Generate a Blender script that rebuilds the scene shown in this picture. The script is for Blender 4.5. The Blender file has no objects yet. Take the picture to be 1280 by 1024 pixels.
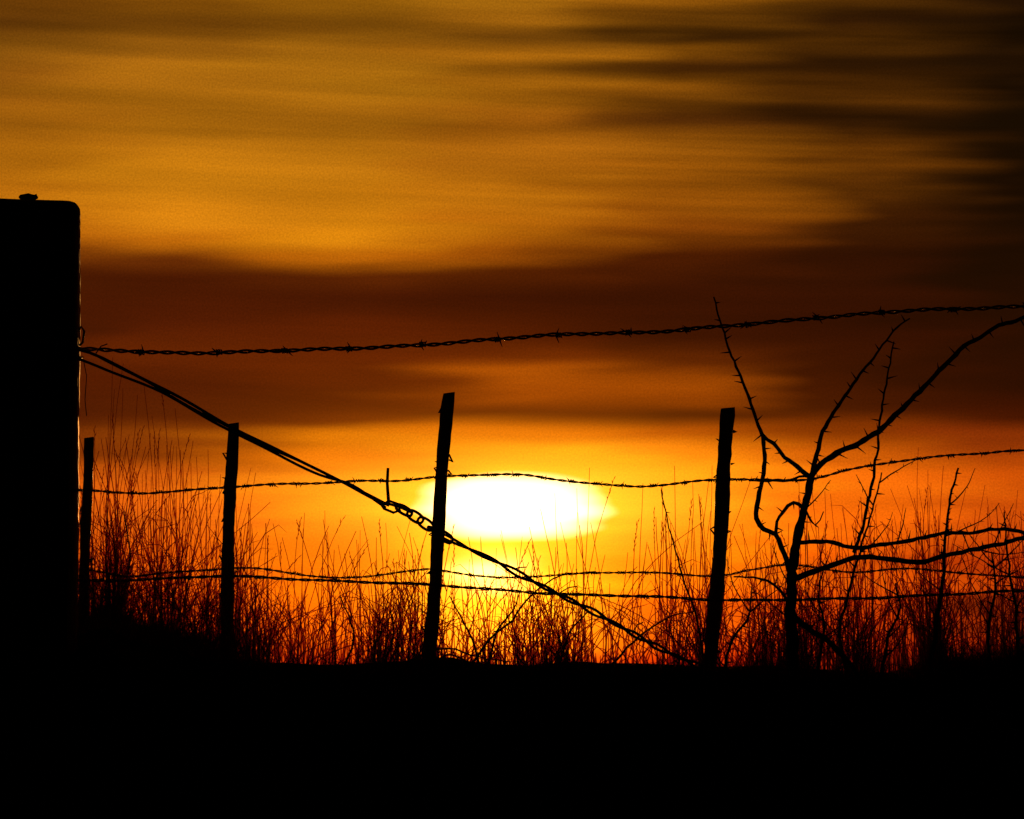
import bpy, math, random
import numpy as np
from mathutils import Vector, Matrix
random.seed(11); np.random.seed(11)
R=random.random
def ru(a,b): return a+(b-a)*random.random()

# ------------------------------------------------------------------ survey
F=12212.0      # angular scale of the survey (units per radian, 6 degree field)
EYE=1.6        # eye height
def P(u,v,y):
    """survey bearing (u,v) taken at ground distance y metres -> world point"""
    return Vector(((u-640.0)*y/F, y, EYE+(840.0-v)*y/F))
def lin(c):
    c=c/255.0
    return c/12.92 if c<=0.04045 else ((c+0.055)/1.055)**2.4

scene=bpy.context.scene
scene.view_settings.view_transform='Standard'
scene.view_settings.look='None'
scene.view_settings.exposure=0

# ------------------------------------------------------------------ sky
world=bpy.data.worlds.new("World"); scene.world=world; world.use_nodes=True
world.cycles.sampling_method='NONE'
nt=world.node_tree; N=nt.nodes; L=nt.links
N.clear()
def setin(sock,val):
    if hasattr(val,'is_output') or isinstance(val,bpy.types.NodeSocket): L.new(val,sock)
    else: sock.default_value=val
def M(op,a,b=None,c=None,clamp=False):
    n=N.new('ShaderNodeMath'); n.operation=op; n.use_clamp=clamp
    setin(n.inputs[0],a)
    if b is not None: setin(n.inputs[1],b)
    if c is not None: setin(n.inputs[2],c)
    return n.outputs[0]
def SS(x,a,b,lo=0.0,hi=1.0):
    n=N.new('ShaderNodeMapRange'); n.interpolation_type='SMOOTHSTEP'
    setin(n.inputs['Value'],x)
    n.inputs['From Min'].default_value=a; n.inputs['From Max'].default_value=b
    n.inputs['To Min'].default_value=lo; n.inputs['To Max'].default_value=hi
    return n.outputs['Result']
def MIX(fac,a,b,mode='MIX'):
    n=N.new('ShaderNodeMix'); n.data_type='RGBA'; n.blend_type=mode; n.clamp_result=False; n.clamp_factor=False
    setin(n.inputs[0],fac); setin(n.inputs[6],a); setin(n.inputs[7],b)
    return n.outputs[2]
def VEC(a,b,c=0.0):
    n=N.new('ShaderNodeCombineXYZ'); setin(n.inputs[0],a); setin(n.inputs[1],b); setin(n.inputs[2],c); return n.outputs[0]
def NOISE(vec,scale=1.0,detail=3.0,rough=0.5):
    n=N.new('ShaderNodeTexNoise'); n.noise_dimensions='3D'
    L.new(vec,n.inputs['Vector']); n.inputs['Scale'].default_value=scale
    n.inputs['Detail'].default_value=detail; n.inputs['Roughness'].default_value=rough
    return n.outputs[0]
tc=N.new('ShaderNodeTexCoord'); sx=N.new('ShaderNodeSeparateXYZ'); L.new(tc.outputs['Generated'],sx.inputs[0])
X,Y,Z=sx.outputs
az=M('ARCTAN2',X,Y); el=M('ARCSINE',Z)
U=M('MULTIPLY_ADD',az,F,640.0); V=M('MULTIPLY_ADD',el,-F,840.0)
Ucl=M('SUBTRACT',U,640.0)
arch=M('MULTIPLY',M('MULTIPLY',Ucl,Ucl),0.00002)
w1=M('SUBTRACT',NOISE(VEC(M('DIVIDE',U,420.0),M('DIVIDE',V,75.0)),1.0,2.0),0.5)
w2=M('SUBTRACT',NOISE(VEC(M('DIVIDE',U,240.0),M('DIVIDE',V,24.0),5.0),1.0,1.0),0.5)
Vw=M('ADD',V,M('ADD',M('MULTIPLY',w1,24.0),M('MULTIPLY',w2,9.0)))
Uw=M('ADD',U,M('ADD',M('MULTIPLY',w1,240.0),M('MULTIPLY',w2,240.0)))
pos=M('DIVIDE',Vw,840.0,clamp=True)
cols={
0:[(0,95,55,10),(30,90,52,12),(60,125,78,18),(100,140,85,20),(150,150,92,18),(200,165,102,18),(250,184,112,20),(290,170,95,15),(312,112,54,9),(340,70,26,5),(400,62,21,4),(450,66,23,4),(520,74,26,5),(560,98,38,6),(600,160,66,12),(650,185,72,12),(700,170,62,8),(760,150,48,4),(830,100,24,2)],
210:[(0,115,70,12),(30,100,60,12),(60,140,88,20),(100,160,102,22),(130,150,95,18),(170,165,105,20),(220,190,122,22),(275,212,134,25),(300,178,102,16),(325,96,43,8),(350,68,23,4),(400,76,26,5),(440,88,33,4),(480,76,26,4),(520,80,29,4),(545,125,58,8),(570,115,48,6),(600,205,94,18),(640,224,102,20),(700,218,90,8),(760,208,76,4),(830,170,42,2)],
430:[(0,140,90,16),(30,115,72,14),(60,155,100,22),(100,165,108,22),(150,158,100,20),(200,180,115,22),(250,190,120,20),(300,208,132,20),(325,184,106,14),(345,86,36,6),(370,64,21,4),(420,82,29,4),(460,94,36,4),(500,84,31,4),(525,102,43,5),(545,215,126,12),(570,210,112,10),(600,244,142,24),(640,252,140,20),(680,238,116,10),(720,250,124,8),(780,250,108,4),(830,225,58,2)],
640:[(0,160,105,22),(25,150,95,20),(45,105,64,14),(70,160,100,20),(85,122,75,14),(110,154,96,18),(150,140,82,16),(200,165,100,20),(250,184,113,20),(290,170,98,15),(320,150,80,10),(340,78,31,4),(370,54,16,3),(420,78,27,3),(440,102,42,4),(460,164,84,8),(490,146,71,6),(515,82,30,3),(540,208,114,8),(560,250,172,20),(580,250,160,15),(600,255,172,26),(670,255,172,22),(700,252,146,12),(720,255,168,14),(760,255,156,10),(800,255,124,5),(832,238,58,2)],
850:[(0,140,85,16),(20,98,58,10),(45,52,28,5),(60,108,64,10),(85,60,31,6),(110,120,71,12),(150,72,37,8),(175,132,77,14),(215,154,89,15),(250,140,78,12),(285,118,59,8),(320,70,26,4),(370,50,15,3),(420,55,17,3),(450,84,34,3),(480,148,73,5),(500,132,62,4),(520,68,23,3),(540,168,81,6),(560,224,128,15),(600,254,154,18),(650,252,144,14),(700,250,128,8),(760,248,102,5),(830,212,46,2)],
1060:[(0,66,37,6),(25,38,18,4),(50,78,44,7),(80,31,14,3),(110,74,40,6),(150,40,19,4),(190,88,47,6),(230,80,42,6),(270,52,22,4),(330,42,13,3),(400,46,13,3),(460,50,15,2),(510,58,18,2),(540,124,52,3),(570,200,96,12),(600,234,110,16),(650,234,103,12),(700,230,92,6),(770,208,65,3),(830,150,26,2)],
1280:[(0,26,12,4),(40,13,6,2),(70,24,11,3),(150,10,5,2),(250,14,5,2),(330,18,6,2),(400,28,8,2),(480,35,9,2),(520,60,17,2),(550,130,50,8),(600,197,82,10),(640,202,80,12),(700,180,56,5),(770,115,30,3),(830,62,11,1)]}
prev=None; pu=None
for u0 in sorted(cols):
    r=N.new('ShaderNodeValToRGB'); L.new(pos,r.inputs[0]); cr=r.color_ramp; cr.interpolation='EASE'
    st=cols[u0]
    def C(s):
        gf=np.interp(s[0],[0,300,345,520,600,830],[0.91,0.89,0.78,0.78,0.86,0.88])*1.07
        return (lin(s[1])*1.07,lin(s[2])*gf,lin(s[3])*0.55,1)
    cr.elements[0].position=st[0][0]/840; cr.elements[1].position=st[-1][0]/840
    cr.elements[0].color=C(st[0]); cr.elements[1].color=C(st[-1])
    for s in st[1:-1]:
        e=cr.elements.new(s[0]/840); e.color=C(s)
    if prev is None: prev=r.outputs[0]
    else: prev=MIX(SS(Uw,pu,u0),prev,r.outputs[0])
    pu=u0
Vs=M('ADD',V,M('ADD',M('MULTIPLY',Ucl,-0.035),arch))
st1=NOISE(VEC(M('DIVIDE',U,620.0),M('DIVIDE',Vs,22.0),2.0),1.0,3.0,0.5)
st2=NOISE(VEC(M('DIVIDE',U,300.0),M('DIVIDE',Vs,60.0),9.0),1.0,1.0,0.5)
amp=M('ADD',SS(V,330,120,0.3,0.55),M('MULTIPLY',SS(U,450,1200,0.0,1.1),SS(V,330,200)))
streak=M('MULTIPLY_ADD',M('MULTIPLY',M('SUBTRACT',st1,0.5),amp),1.5,1.0)
blot=M('MULTIPLY_ADD',M('SUBTRACT',st2,0.5),0.6,1.0)
fac=M('MAXIMUM',M('MULTIPLY',streak,blot),0.1)
grain=NOISE(VEC(M('DIVIDE',U,2.4),M('DIVIDE',V,2.4)),1.0,1.0)
fac=M('MULTIPLY',fac,M('MULTIPLY_ADD',M('SUBTRACT',grain,0.5),0.6,1.0))
def GA(cu,cv,su,sv,uu=U,vv=V):
    a=M('DIVIDE',M('SUBTRACT',uu,cu),su); b=M('DIVIDE',M('SUBTRACT',vv,cv),sv)
    q=M('ADD',M('MULTIPLY',a,a),M('MULTIPLY',b,b))
    return M('EXPONENT',M('MULTIPLY',q,-1.0))
def scale(col,f):
    n=N.new('ShaderNodeVectorMath'); n.operation='SCALE'; setin(n.inputs[0],col); setin(n.inputs['Scale'],f); return n.outputs[0]
def vadd(a,b):
    n=N.new('ShaderNodeVectorMath'); n.operation='ADD'; setin(n.inputs[0],a); setin(n.inputs[1],b); return n.outputs[0]
sky=scale(prev,fac)
vs=M('ADD',V,M('ADD',M('MULTIPLY',w2,16.0),M('MULTIPLY',w1,10.0)))
us=M('ADD',U,M('MULTIPLY',w2,50.0))
a=M('ABSOLUTE',M('DIVIDE',M('SUBTRACT',us,642.0),104.0)); b=M('ABSOLUTE',M('DIVIDE',M('SUBTRACT',vs,634.0),40.0))
q=M('ADD',M('POWER',a,2.3),M('POWER',b,2.6))
core=SS(q,1.6,0.0)
sky=vadd(sky,scale((3.4,2.6,1.3),core))
sky=vadd(sky,scale((0.9,0.48,0.03),GA(652,628,185,52,us,vs)))
sky=vadd(sky,scale((0.40,0.09,0.0),GA(640,670,330,120)))
sky=vadd(sky,scale((3.2,2.2,0.6),GA(612,716,38,18,us,vs)))
sky=vadd(sky,scale((1.5,0.72,0.02),GA(618,750,100,85)))
fall=M('MULTIPLY',SS(V,-200,-4500,1.0,0.012),SS(M('ABSOLUTE',Ucl),900,7000,1.0,0.012))
fall=M('MULTIPLY',fall,SS(V,1100,2600,1.0,0.01))
sky=scale(sky,fall)
nish=N.new('ShaderNodeTexSky'); nish.sky_type='NISHITA'; nish.sun_disc=False
SUN_EL=math.radians(0.97)
nish.sun_elevation=SUN_EL; nish.sun_rotation=0.0
sky=vadd(sky,scale(nish.outputs[0],0.0003))
bg=N.new('ShaderNodeBackground'); L.new(sky,bg.inputs[0]); bg.inputs[1].default_value=1.0
wo=N.new('ShaderNodeOutputWorld'); L.new(bg.outputs[0],wo.inputs[0])

# ------------------------------------------------------------------ sun
sl=bpy.data.lights.new("sun",'SUN'); sl.energy=2.5; sl.angle=math.radians(0.5); sl.color=(1.0,0.40,0.08)
so=bpy.data.objects.new("sun",sl); scene.collection.objects.link(so)
d=Vector((0,-math.cos(SUN_EL),-math.sin(SUN_EL)))
so.rotation_euler=d.to_track_quat('-Z','Y').to_euler(); so.location=(0,60,8)

# ------------------------------------------------------------------ materials
def mat(name,c1,c2,scale_,rough=0.8,bump=0.3,stretch=(1,1,1),metal=0.0,spec=0.3,trans=None,thin=None):
    m=bpy.data.materials.new(name); m.use_nodes=True; t=m.node_tree; n=t.nodes; l=t.links
    p=n['Principled BSDF']; out=n['Material Output']
    p.inputs['Roughness'].default_value=rough; p.inputs['Metallic'].default_value=metal
    p.inputs['Specular IOR Level'].default_value=spec
    tc=n.new('ShaderNodeTexCoord'); mp=n.new('ShaderNodeMapping'); mp.inputs['Scale'].default_value=stretch
    l.new(tc.outputs['Object'],mp.inputs[0])
    no=n.new('ShaderNodeTexNoise'); no.inputs['Scale'].default_value=scale_; no.inputs['Detail'].default_value=4
    l.new(mp.outputs[0],no.inputs['Vector'])
    r=n.new('ShaderNodeValToRGB'); r.color_ramp.elements[0].color=(*c1,1); r.color_ramp.elements[1].color=(*c2,1)
    r.color_ramp.elements[0].position=0.35; r.color_ramp.elements[1].position=0.65
    l.new(no.outputs[0],r.inputs[0]); l.new(r.outputs[0],p.inputs['Base Color'])
    if bump:
        b=n.new('ShaderNodeBump'); b.inputs['Strength'].default_value=bump; b.inputs['Distance'].default_value=0.01
        l.new(no.outputs[0],b.inputs['Height']); l.new(b.outputs[0],p.inputs['Normal'])
    last=p.outputs[0]
    if trans:
        tr=n.new('ShaderNodeBsdfTranslucent'); tr.inputs[0].default_value=(*trans,1)
        ad=n.new('ShaderNodeAddShader'); l.new(last,ad.inputs[0]); l.new(tr.outputs[0],ad.inputs[1]); last=ad.outputs[0]
    if thin:   # dry papery stalks let a little light straight through
        tp=n.new('ShaderNodeBsdfTransparent'); tp.inputs[0].default_value=(*thin,1)
        ad=n.new('ShaderNodeAddShader'); l.new(last,ad.inputs[0]); l.new(tp.outputs[0],ad.inputs[1]); last=ad.outputs[0]
    l.new(last,out.inputs[0])
    return m
m_wood=mat('weathered_wood',(0.05,0.035,0.025),(0.13,0.10,0.075),14,0.5,0.6,(4,4,0.4),spec=0.5)
m_wire=mat('rusty_wire',(0.10,0.05,0.03),(0.20,0.12,0.08),60,0.42,0.0,metal=0.8,spec=0.5)
m_bark=mat('thorn_bark',(0.035,0.025,0.018),(0.08,0.055,0.04),40,0.6,0.0,spec=0.4)
m_grass=mat('dry_grass',(0.05,0.035,0.015),(0.10,0.07,0.03),3,0.7,0.0,trans=(0.022,0.010,0.002),thin=(0.48,0.24,0.06))
m_soil=mat('turf_soil',(0.02,0.018,0.01),(0.045,0.035,0.02),2.0,1.0,0.5,spec=0.0)

def mkobj(name,verts,faces,m,smooth=True):
    me=bpy.data.meshes.new(name); me.from_pydata([tuple(v) for v in verts],[],faces); me.update()
    if smooth: me.polygons.foreach_set('use_smooth',[True]*len(me.polygons))
    me.materials.append(m)
    o=bpy.data.objects.new(name,me); scene.collection.objects.link(o); return o

class Geo:
    def __init__(s): s.v=[]; s.f=[]
    def tube(s,pts,rad,n=6,cap=True,jit=0.0):
        pts=[Vector(p) for p in pts]; k=len(pts)
        if not hasattr(rad,'__len__'): rad=[rad]*k
        base=len(s.v); ref=None
        for i,p in enumerate(pts):
            t=(pts[min(i+1,k-1)]-pts[max(i-1,0)])
            if t.length<1e-9: t=Vector((0,0,1))
            t.normalize()
            if ref is None:
                ref=Vector((0,1,0)) if abs(t.y)<0.9 else Vector((1,0,0))
            a=(ref-t*ref.dot(t)); a.normalize(); b=t.cross(a); ref=a
            for j in range(n):
                th=2*math.pi*j/n; rr=rad[i]*(1+ru(-jit,jit))
                s.v.append(p+a*math.cos(th)*rr+b*math.sin(th)*rr)
        for i in range(k-1):
            for j in range(n):
                j2=(j+1)%n
                s.f.append((base+i*n+j,base+i*n+j2,base+(i+1)*n+j2,base+(i+1)*n+j))
        if cap:
            s.f.append(tuple(base+j for j in range(n))[::-1]); s.f.append(tuple(base+(k-1)*n+j for j in range(n)))
    def obj(s,name,m,smooth=True): return mkobj(name,s.v,s.f,m,smooth)

def resample(pts,step):
    pts=[Vector(p) for p in pts]; out=[]
    Pp=[pts[0]*2-pts[1]]+pts+[pts[-1]*2-pts[-2]]
    for i in range(1,len(Pp)-2):
        p0,p1,p2,p3=Pp[i-1],Pp[i],Pp[i+1],Pp[i+2]
        n=max(1,int((p2-p1).length/step))
        for j in range(n):
            t=j/n
            out.append(0.5*((2*p1)+(p2-p0)*t+(2*p0-5*p1+4*p2-p3)*t*t+(3*p1-p0-3*p2+p3)*t**3))
    out.append(pts[-1]); return out

# ------------------------------------------------------------------ ground
crest_u=[-3000,-600,-100,60,110,150,180,230,270,330,430,530,560,600,650,800,900,1000,1130,1165,1220,1290,1500,3500]
crest_v=[800,790,790,790,785,773,790,800,816,826,831,826,822,829,833,832,835,836,838,826,822,814,812,820]
def crest_z(x,y=39.0):
    return EYE+(840-np.interp(x*F/39.0+640,crest_u,crest_v))*39.0/F
def vn(x,y,s,seed=0):
    x=x/s; y=y/s; xi=np.floor(x).astype(int); yi=np.floor(y).astype(int); fx=x-xi; fy=y-yi
    def h(a,b):
        q=np.sin(a*127.1+b*311.7+seed*74.7)*43758.5453; return q-np.floor(q)
    fx=fx*fx*(3-2*fx); fy=fy*fy*(3-2*fy)
    return (h(xi,yi)*(1-fx)+h(xi+1,yi)*fx)*(1-fy)+(h(xi,yi+1)*(1-fx)+h(xi+1,yi+1)*fx)*fy-0.5
def ground_z(x,y):
    x=np.asarray(x,float); y=np.asarray(y,float)
    t=np.clip((y-4)/(39-4),0,1); up=t*t*(3-2*t)*0.35+t*0.65
    t2=np.clip((y-39)/45,0,1); dn=t2*t2*(3-2*t2)
    z=crest_z(x)*up; z=z*(1-dn)+(-1.2)*dn
    near=np.exp(-((y-34)/25)**2)
    bump=(vn(x,y,1.1,1)*0.05+vn(x,y,0.35,2)*0.03+vn(x,y,0.13,3)*0.016)
    return z+bump*near*np.where(y>39,0.5,1)-0.012
xs=np.concatenate([[-40000,-9000,-2000,-500,-150,-60,-30,-18,-12,-9,-7],np.arange(-6,6.001,0.06),[7,9,12,18,30,60,150,500,2000,9000,40000]])
ys=np.concatenate([[-2000,-300,-60,-20,-8,0,3,5],np.arange(6,32,0.6),np.arange(32,43,0.1),np.arange(43.5,60,1.5),[64,70,78,90,120,200,400,1000,3000,9000,30000,60000]])
XX,YY=np.meshgrid(xs,ys); ZZ=ground_z(XX,YY)
vv=np.stack([XX,YY,ZZ],-1).reshape(-1,3); nx=len(xs); ny=len(ys)
ff=[(j*nx+i,j*nx+i+1,(j+1)*nx+i+1,(j+1)*nx+i) for j in range(ny-1) for i in range(nx-1)]
mkobj('ground',vv.tolist(),ff,m_soil)

# ------------------------------------------------------------------ posts
def post(name,top,bot,wtop,wbot,y,n=10,seed=0,notch=True,tilt_top=0.003):
    rs=random.Random(seed)
    g=Geo(); A=P(*top,y); B=P(*bot,y); B=B+(B-A).normalized()*0.35
    steps=46; k=y/F
    prof=[1+rs.uniform(-0.08,0.08) for _ in range(n)]
    for i in range(steps+1):
        t=i/steps; c=A.lerp(B,t); c.x+=0.004*math.sin(t*9+seed)+rs.uniform(-0.0012,0.0012)
        r=(wtop*(1-t)+wbot*t)*k*0.5*(1+0.05*math.sin(t*23+seed*2)+rs.uniform(-0.03,0.03))
        if i==0: r*=0.93
        for j in range(n):
            th=2*math.pi*(j+0.5)/n
            sq=1/max(abs(math.cos(th)),abs(math.sin(th)))**0.55
            rr=r*min(sq,1.18)*prof[j]*(1+rs.uniform(-0.03,0.03))
            zz=(tilt_top*math.cos(th) if i==0 else 0)
            g.v.append(Vector((c.x+rr*math.cos(th),c.y+rr*math.sin(th),c.z+zz)))
    for i in range(steps):
        for j in range(n):
            j2=(j+1)%n
            g.f.append((i*n+j,(i+1)*n+j,(i+1)*n+j2,i*n+j2))
    g.f.append(tuple(range(n)))
    if notch:
        for _ in range(9):
            t=rs.uniform(0.05,0.85); c=A.lerp(B,t); sd=rs.choice([-1,1]); r=(wtop*(1-t)+wbot*t)*k*0.5
            a=c+Vector((sd*r*0.8,-r*0.4,0)); m=c+Vector((sd*(r+rs.uniform(0.006,0.014)),-r*0.5,rs.uniform(-0.012,0.012))); e=c+Vector((sd*r*0.8,-r*0.4,rs.uniform(-0.03,0.03)))
            g.tube([a,m,e],0.004,5)
    return g.obj(name,m_wood,False)
YB=38.6
post('fence_post',(110,547),(104,850),13,15,YB,seed=1)
post('fence_post',(291,529),(281,850),14,17,YB,seed=2)
post('fence_post',(561,491),(534,850),16,18,YB,seed=3)
post('fence_post',(911,510),(887,850),19,19,YB,seed=4)
post('fence_post',(1520,520),(1515,850),18,18,YB,seed=5)
post('fence_post',(-320,540),(-322,850),16,18,YB,seed=6)

YS=36.0; k=YS/F
def strainer():
    rs=random.Random(5); g=Geo(); n=40
    cx=P(30,0,YS).x; hw=0.5*138*k; zt=P(0,251,YS).z; zb=0.9
    hs=[]
    steps=90; CR=0.045
    for i in range(steps+1):
        t=i/steps; z=zt-(zt-zb)*t**1.35
        d=zt-z
        rnd=hw if d>CR else hw-CR*0.8+0.8*math.sqrt(max(0,CR**2-(CR-d)**2))
        hs.append((z,rnd))
    prof=[1+rs.uniform(-0.012,0.012) for _ in range(n)]
    for (z,r) in hs:
        for j in range(n):
            th=2*math.pi*j/n; c,s_=math.cos(th),math.sin(th)
            q=(abs(c)**5+abs(s_)**5)**(-1/5)
            rr=r*q*prof[j]*(1+rs.uniform(-0.004,0.004)+0.007*math.sin(z*9+j*.4)+0.003*math.sin(z*41+j))
            g.v.append(Vector((cx+rr*c-0.006*(zt-z),YS+rr*s_,z+0.004*math.sin(th*2+1)-0.004*c)))
    for i in range(len(hs)-1):
        for j in range(n):
            j2=(j+1)%n; g.f.append((i*n+j,(i+1)*n+j,(i+1)*n+j2,i*n+j2))
    b=len(g.v); g.v.append(Vector((cx,YS,zt+0.006)))
    for j in range(n): g.f.append((j,(j+1)%n,b))
    c=P(35,249,YS)
    pts=[c+Vector((0.030*math.cos(a),0.02*math.sin(a*1.3),0.006+0.005*math.sin(a*2.3))) for a in [x*0.5 for x in range(20)]]
    g.tube(pts,0.0065,6)
    g.tube([c+Vector((-0.03,0,0.010)),c+Vector((0.0,0,0.016)),c+Vector((0.02,0,0.01)),c+Vector((0.032,0,0.014))],0.008,6)
    for zv in (437,447,613):
        z=P(0,zv,YS).z; rr=hw*1.03
        loop=[Vector((cx+rr*(abs(math.cos(a))**.4)*math.copysign(1,math.cos(a)),YS+rr*(abs(math.sin(a))**.4)*math.copysign(1,math.sin(a)),z+0.004*math.sin(3*a))) for a in [2*math.pi*q/48 for q in range(49)]]
        g.tube(loop,0.005,5)
    g.tube([P(99,432,YS-.02),P(103,428,YS-.02),P(105,414,YS-.02),P(101,408,YS-.02),P(98,414,YS-.02)],0.005,6)
    g.tube([P(103,445,YS-.02),P(108,470,YS-.02),P(106,500,YS-.02),P(108,520,YS-.02)],0.0016,4)
    return g.obj('corner_post',m_wood,False)
strainer()

# ------------------------------------------------------------------ barbed wire
def barbed(name,pts,strand=0.004,twist=0.0048,pitch=0.13,barb_step=0.31,barb_len=0.022,barb_r=0.0024,seed=0):
    rs=random.Random(seed); g=Geo()
    c=resample(pts,0.012)
    s=[0]
    for i in range(1,len(c)): s.append(s[-1]+(c[i]-c[i-1]).length)
    wob=rs.uniform(0,6)
    def off(i,ph):
        a=2*math.pi*s[i]/pitch+ph+0.8*math.sin(s[i]*2.3+wob)
        t=(c[min(i+1,len(c)-1)]-c[max(i-1,0)]).normalized()
        up=(Vector((0,0,1))-t*t.z).normalized(); sd=t.cross(up)
        w=0.0025*math.sin(s[i]*7+wob)+0.0015*math.sin(s[i]*19+wob)
        return c[i]+up*(math.cos(a)*twist+w)+sd*math.sin(a)*twist
    for ph in (0,math.pi):
        g.tube([off(i,ph) for i in range(len(c))],strand,5)
    nb=rs.uniform(0.05,barb_step)
    for i in range(1,len(c)-1):
        if s[i]>nb:
            nb+=barb_step*rs.uniform(0.85,1.15)
            t=(c[i+1]-c[i-1]).normalized()
            up=(Vector((0,0,1))-t*t.z).normalized(); sd=t.cross(up)
            coil=[c[i]+t*(q*0.0016-0.012)+up*math.cos(q*1.1)*(twist+strand)+sd*math.sin(q*1.1)*(twist+strand) for q in range(16)]
            g.tube(coil,barb_r,5)
            a0=rs.uniform(0,6.28)
            for q in range(4):
                a=a0+q*math.pi/2+rs.uniform(-.3,.3)
                dr=(up*math.cos(a)+sd*math.sin(a)+t*rs.uniform(-1.3,1.3)).normalized()
                st=c[i]+t*(0.010*(1 if q%2 else -1))
                g.tube([st,st+dr*barb_len*0.6,st+dr*barb_len*rs.uniform(.9,1.3)],[barb_r,barb_r*0.9,barb_r*0.3],5)
    return g.obj(name,m_wire)
def yl(u,y0=36.0,y1=38.0): return y0+(y1-y0)*(u-100)/1180.0
top=[(97,437),(150,439),(210,441),(325,439),(415,437),(505,432),(628,424),(728,417),(828,414),(935,406),(1020,397),(1110,390),(1220,386),(1290,382),(1520,372)]
barbed('barbed_wire',[P(u,v,yl(u)-0.1 if u>1000 else yl(u)) for u,v in top],strand=0.0043,barb_step=0.30,barb_len=0.026,barb_r=0.003,seed=1)
YW=YB-0.035
mid=[(-320,600),(0,609),(100,613),(150,616),(200,615),(288,609),(400,604),(450,601),(500,600),(555,596),(640,594),(700,600),(780,607),(830,606),(905,600),(1000,600),(1060,587),(1120,577),(1180,571),(1230,567),(1290,563),(1518,560)]
barbed('barbed_wire',[P(u,v,YW) for u,v in mid],strand=0.0029,twist=0.003,pitch=0.09,barb_step=0.11,barb_len=0.016,barb_r=0.0019,seed=2)
low=[(-320,725),(0,722),(104,725),(200,724),(286,721),(400,725),(540,732),(700,742),(800,746),(893,750),(1000,749),(1100,748),(1200,742),(1290,738),(1518,740)]
barbed('barbed_wire',[P(u,v,YW) for u,v in low],strand=0.0036,twist=0.0036,pitch=0.12,barb_step=0.30,barb_len=0.018,barb_r=0.002,seed=3)
low2=[(-320,712),(0,714),(104,712),(160,720),(220,716),(320,711),(420,722),(520,714),(545,713),(620,722),(700,718),(790,716),(890,720),(940,712),(990,705),(1060,716),(1140,712),(1290,722),(1518,730)]
barbed('barbed_wire',[P(u,v,YW-0.02) for u,v in low2],strand=0.0025,twist=0.0028,pitch=0.09,barb_step=0.12,barb_len=0.014,barb_r=0.0016,seed=4)

# ------------------------------------------------------------------ brace wire with tensioner chain
def brace():
    g=Geo()
    def line(pts,r,n=6,wob=0.002,ph=0):
        c=resample([P(u,v,yl(u)-0.03) for u,v in pts],0.03)
        c=[p+Vector((0,0,wob*math.sin(i*0.5+ph))) for i,p in enumerate(c)]
        g.tube(c,r,n)
    line([(97,437),(125,447),(200,484),(290,534),(345,562),(400,588),(440,609),(486,632)],0.0062)
    line([(97,449),(125,459),(200,490),(290,540),(345,567),(400,594),(440,607),(482,634)],0.0058,ph=2)
    line([(118,443),(200,487),(290,537),(370,575),(430,604),(470,626)],0.0045,ph=4)
    yy=yl(485)-0.03
    g.tube([P(485,585,yy),P(484,604,yy),P(486,632,yy)],[0.0055,0.006,0.007],7)
    g.tube([P(478,632,yy),P(486,626,yy),P(497,630,yy),P(500,638,yy),P(492,641,yy),P(480,636,yy),P(476,630,yy)],0.006,6)
    g.tube([P(486,630,yy-.01),P(500,634,yy-.01),P(515,641,yy-.01)],0.006,6)
    def link(c,ang,L,W,r,flat):
        pts=[]
        t=Vector((math.cos(ang),0,math.sin(ang))); n_=Vector((-math.sin(ang),0,math.cos(ang))); o=Vector((0,1,0))
        sd=(n_*(1-flat)+o*flat).normalized()
        for q in range(25):
            a=2*math.pi*q/24
            pts.append(c+t*L*math.cos(a)+sd*W*math.copysign(abs(math.sin(a))**0.7,math.sin(a)))
        g.tube(pts,r,6,cap=False)
    chain=[(505,638,0.45),(519,646,0.25),(532,655,0.2),(545,664,0.75),(556,671,0.35)]
    for u,v,fl in chain:
        y=yl(u)-0.03
        link(P(u,v,y),-0.56+ru(-.12,.12),0.033,0.018,0.0058,fl)
    lowp=[(556,671),(590,688),(620,702),(655,721),(700,744),(740,764),(780,786),(820,808),(850,822),(872,832),(884,838)]
    c=resample([P(u,v,yl(u)-0.03+ (38.45-yl(u)+0.03)*((u-556)/328.0)**2) for u,v in lowp],0.02)
    for ph in (0,math.pi):
        g.tube([p+Vector((0.003*math.cos(i*.33+ph),0.004*math.sin(i*.33+ph),0.0065*math.cos(i*.33+ph)+0.003*math.sin(i*.09+ph))) for i,p in enumerate(c)],0.0060,6)
    for (u,v,du_,dv_) in [(118,444,16,-14),(640,712,18,-3),(700,741,22,-8),(790,792,14,-14)]:
        y=yl(u)-0.03
        g.tube([P(u,v,y),P(u+du_*.5,v+dv_*.8,y),P(u+du_,v+dv_,y)],0.0025,5)
    return g.obj('brace_wire',m_wire)
brace()

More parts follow.
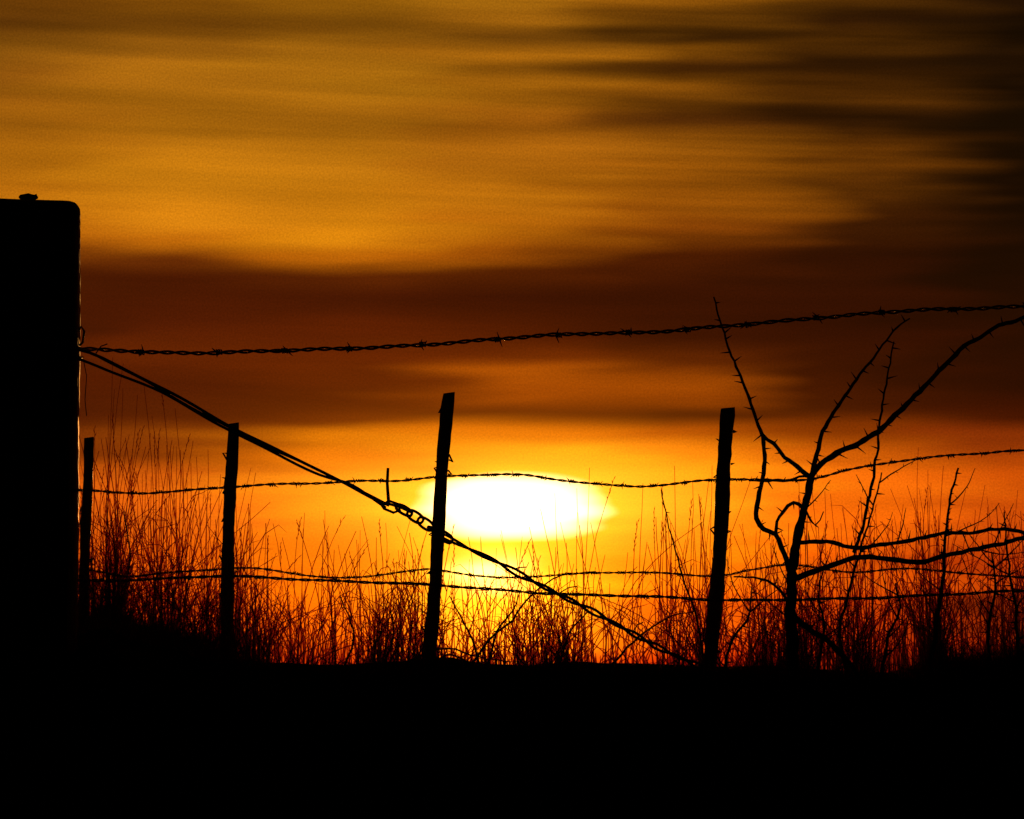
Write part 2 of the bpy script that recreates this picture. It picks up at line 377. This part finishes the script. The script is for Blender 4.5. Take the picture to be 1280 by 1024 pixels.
# ------------------------------------------------------------------ thorn bush
def bush():
    rs=random.Random(21); g=Geo()
    def br(pts,r0,r1,y,dy=0.0,thorn=0.04,tl=0.032,kink=1.0,twigs=0):
        n=len(pts)
        W=[P(u,v,y+dy*i/max(1,n-1)) for i,(u,v) in enumerate(pts)]
        c=resample(W,0.02)
        kx=0;kz=0; out=[]
        for i,p in enumerate(c):
            kx=kx*0.75+rs.uniform(-.0035,.0035)*kink; kz=kz*0.75+rs.uniform(-.0035,.0035)*kink
            out.append(p+Vector((kx,rs.uniform(-.003,.003),kz)))
        N_=len(out); k=y/F
        rad=[(r0+(r1-r0)*i/(N_-1))*k*rs.uniform(.88,1.14) for i in range(N_)]
        g.tube(out,rad,8)
        if thorn:
            acc=0; side=1
            for i in range(1,N_-1):
                acc+=(out[i]-out[i-1]).length
                if acc>thorn*rs.uniform(.5,1.5):
                    acc=0; side=-side if rs.random()<.8 else side
                    t=(out[i+1]-out[i-1]).normalized(); ax=Vector((t.z,0,-t.x)).normalized()
                    a=rs.uniform(-.8,.8)
                    dr=(ax*side*math.cos(a)+Vector((0,1,0))*math.sin(a)+t*rs.uniform(-.1,.6)).normalized()
                    ln=tl*rs.uniform(.5,1.25)+rad[i]
                    g.tube([out[i]-dr*0.001,out[i]+dr*ln*.4,out[i]+dr*ln],[max(.0038,rad[i]*.45),0.003,0.0007],5)
        for _ in range(twigs):
            i=rs.randrange(int(N_*.15),N_-2); t=(out[i+1]-out[i-1]).normalized(); ax=Vector((t.z,0,-t.x)).normalized()*rs.choice([-1,1])
            p=out[i].copy(); q=[p.copy()]; dr=(t*rs.uniform(.2,1)+ax+Vector((0,rs.uniform(-.6,.6),.35))).normalized()
            ln=rs.uniform(.08,.26); m=int(ln/.02)+2
            for s_ in range(m):
                dr=(dr+Vector((rs.uniform(-.14,.14),rs.uniform(-.1,.1),rs.uniform(-.08,.18)))).normalized(); p=p+dr*0.02; q.append(p.copy())
            g.tube(q,[0.0034-0.0024*z/len(q) for z in range(len(q))],5)
            for z in range(1,len(q)-1):
                if rs.random()<.45:
                    e=Vector((rs.uniform(-1,1),rs.uniform(-.4,.4),rs.uniform(-1,1))).normalized()
                    g.tube([q[z],q[z]+e*rs.uniform(.01,.022)],[0.002,0.0005],4)
    y=37.9
    br([(992,850),(990,800),(989,760),(991,720),(995,680),(1004,632),(1014,596)],8.2,4.4,y,0,0.12,twigs=3)
    br([(1014,598),(1020,568),(1030,540),(1045,512),(1060,490),(1075,468),(1100,438),(1122,410),(1138,396)],3.1,1.0,y,0.2)
    br([(1012,600),(1026,581),(1045,568),(1070,556),(1098,540),(1125,515),(1145,495),(1165,474),(1185,456),(1205,434),(1225,421),(1250,408),(1295,392),(1400,350)],3.9,1.9,y,-0.2)
    br([(1014,597),(998,583),(980,572),(966,556),(952,545),(945,520),(936,492),(925,470),(912,440),(903,410),(897,388),(893,372)],3.0,1.0,y,-0.15)
    br([(953,546),(957,575),(954,600),(949,625),(947,648),(955,662),(970,668),(978,685),(988,715)],2.5,3.2,y,0)
    br([(1066,690),(1078,655),(1087,620),(1093,590),(1098,555),(1100,520),(1108,480),(1113,455),(1118,428)],2.3,0.9,y,0.2)
    br([(1003,636),(990,628),(978,640),(970,652),(968,668)],2.6,2.0,y,0)
    br([(935,600),(960,601),(986,600),(1000,596),(1014,597)],1,1.8,y,0)
    br([(992,724),(1015,716),(1045,704),(1075,697),(1105,698),(1140,703),(1175,697),(1210,688),(1250,680),(1295,668),(1400,650)],3.6,2.2,y,0.1,twigs=3)
    br([(998,678),(1035,676),(1065,684),(1100,680),(1135,675),(1175,668),(1215,666),(1250,662),(1295,668),(1380,690)],2.7,2.0,y,-0.1,twigs=3)
    br([(990,770),(1010,785),(1035,800),(1060,825),(1075,850)],4,3,y,0.1)
    br([(988,760),(975,740),(960,728),(940,722),(915,722)],2.0,1.0,y,0.0)
    br([(1158,850),(1170,780),(1178,720),(1182,670),(1188,625),(1197,586)],3.4,1.2,y+.2,0,0.02,0.02,twigs=4)
    br([(1060,850),(1050,790),(1062,740),(1076,690),(1092,625),(1100,590)],2.4,0.9,y+.3,0,0.05,twigs=4)
    br([(1004,632),(1020,655),(1030,640)],1.6,0.8,y,0,0.03,0.02)
    br([(1100,850),(1110,800),(1125,760),(1120,730)],2.6,1.0,y+.1,0,0.05,twigs=4)
    br([(1240,850),(1235,790),(1245,730),(1240,690)],2.6,1.0,y+.2,0,0.05,twigs=5)
    br([(1275,850),(1270,780),(1262,700),(1255,640)],2.6,0.8,y+.2,0,0.05,twigs=5)
    br([(905,850),(915,800),(935,770),(940,735)],2.2,0.9,y+.2,0,0.05,twigs=3)
    br([(1020,850),(1030,790),(1022,740),(1035,700)],2.2,0.8,y+.2,0,0.05,twigs=4)
    return g.obj('thorn_bush',m_bark)
bush()

def bramble():
    rs=random.Random(8); g=Geo(); k=YB/F
    arcs=[[(500,835),(520,822),(545,812),(570,812),(600,822),(640,828)],[(546,832),(556,818),(575,822),(590,835)],
          [(590,830),(612,800),(640,775),(665,742),(700,720),(745,714)],[(760,835),(800,795),(840,770),(868,765)],
          [(430,835),(442,800),(436,770),(424,745)],[(135,830),(150,770),(162,700),(155,640)],
          [(600,835),(590,800),(575,770),(562,745)],[(610,835),(622,790),(640,765),(652,735)],
          [(880,835),(872,780),(856,730),(845,690),(834,650),(826,612)],
          [(700,830),(712,790),(735,765)],[(480,835),(492,790),(488,760)]]
    for a in arcs:
        c=resample([P(u,v,YB+0.15) for u,v in a],0.03)
        c=[p+Vector((rs.uniform(-.003,.003),0,rs.uniform(-.003,.003))) for p in c]
        n=len(c); g.tube(c,[(1.9-1.2*i/n)*k for i in range(n)],6)
        for i in range(1,n-1):
            if rs.random()<.6:
                d_=Vector((rs.uniform(-1,1),rs.uniform(-.5,.5),rs.uniform(-1,1))).normalized()
                g.tube([c[i],c[i]+d_*0.018],[0.0025,0.0006],4)
    return g.obj('bramble',m_bark)
bramble()

# ------------------------------------------------------------------ tall dry grass (one mass)
g=Geo()
hu=[-400,60,110,160,230,280,330,420,520,600,680,740,800,870,910,980,1060,1130,1200,1260,1500]
hv=[590,590,590,580,600,612,628,645,655,675,668,620,605,600,625,600,615,630,605,590,590]
du=[-400,110,200,280,420,520,580,680,740,860,920,1000,1100,1280,1500]
dd=[1.2,1.4,1.4,1.0,0.95,0.75,0.55,0.6,0.8,0.9,1.2,1.2,1.3,1.5,1.2]
def blade(x,y,h,lean,curve,w,head=0):
    z0=float(ground_z(x,y))-0.02; n=7; pts=[]; rad=[]
    az_=ru(0,6.28); dx=math.cos(az_); dy=math.sin(az_)*0.6
    kx=0
    for i in range(n+1):
        t=i/n; o=lean*t+curve*t*t
        kx+=ru(-.005,.005)*min(1,h*2)
        pts.append(Vector((x+dx*o*h+kx,y+dy*o*h,z0+h*(t-0.25*abs(curve)*t*t))))
        rad.append(w*(1-0.75*t)+0.0007)
    g.tube(pts,rad,3,False)
    tip=pts[-1]; t_=(pts[-1]-pts[-2]).normalized()
    if head==1:
        for q in range(random.randint(4,9)):
            b=tip-t_*q*0.016; sd=-1 if q%2 else 1
            dr=(t_*1.3+Vector((sd*ru(.1,.5),ru(-.4,.4),0))).normalized()
            l=ru(.010,.026)
            g.tube([b,b+dr*l*.5,b+dr*l],[0.0008,0.002,0.0005],3,False)
    if head==2:
        for q in range(random.randint(1,3)):
            i=random.randint(1,5); b=pts[i]; sd=random.choice([-1,1]); l=ru(.06,.24)
            e=b+Vector((sd*l*ru(.2,.7),ru(-.05,.05),l*ru(.3,1.0)))
            m_=(b+e)/2+Vector((0,0,l*.15)); e2=e+Vector((sd*l*.2,0,-l*ru(-.2,.3)))
            g.tube([b,m_,e,e2],[0.002,0.0022,0.0015,0.0005],3,False)
k=YB/F
clumps=[(ru(-300,1500),ru(0.5,1.2),ru(6,20)) for _ in range(95)]
def place(n,hfun,wlo,whi,leanmax,ylo,yhi,clump=0.7,heads=(0,0,0,1,2,2)):
    c=0
    while c<n:
        hm=0.85
        if R()<clump:
            cu,hm,sg=random.choice(clumps); u=random.gauss(cu,sg)
        else: u=ru(-300,1500)
        if R()>np.interp(u,du,dd)/1.5: continue
        y=ru(ylo,yhi); x=(u-640)*y/F
        h=hfun(u)*hm
        if h<=0.01: continue
        blade(x,y,h,abs(random.gauss(0,.55))*leanmax,random.gauss(0,.2)*leanmax*3,ru(wlo,whi),random.choice(heads) if h>.2 else 0)
        c+=1
def maxh(u): return (830-np.interp(u,hu,hv))*k
place(1500,lambda u:maxh(u)*ru(.45,1.05),0.0018,0.0034,0.32,38.2,40.4)
place(300,lambda u:maxh(u)*ru(1.0,1.35),0.0013,0.0020,0.2,38.2,40.4,0.4,(0,0,0,1,0))
place(2300,lambda u:maxh(u)*ru(.15,.6),0.0018,0.0036,0.8,38.0,40.2)
place(2600,lambda u:ru(.03,.09),0.002,0.005,0.8,37.6,39.6,0.3)
for _ in range(1500):
    u=random.choice([random.gauss(150,30),random.gauss(225,28),ru(60,290),random.gauss(1230,50)])
    y=ru(37.6,39.4); blade((u-640)*y/F,y,ru(.03,.12),ru(0,.9),ru(-.6,.6),ru(.003,.006))
g.obj('tall_grass',m_grass,False)

# ------------------------------------------------------------------ camera
cam=bpy.data.cameras.new('camera'); co=bpy.data.objects.new('camera',cam); scene.collection.objects.link(co)
cam.sensor_fit='HORIZONTAL'; cam.sensor_width=36; cam.angle=2*math.atan(640/F)
cam.clip_start=0.5; cam.clip_end=100000
co.location=(0,0,EYE); co.rotation_euler=(math.radians(90)+math.atan(328/F),0,0)
scene.camera=co
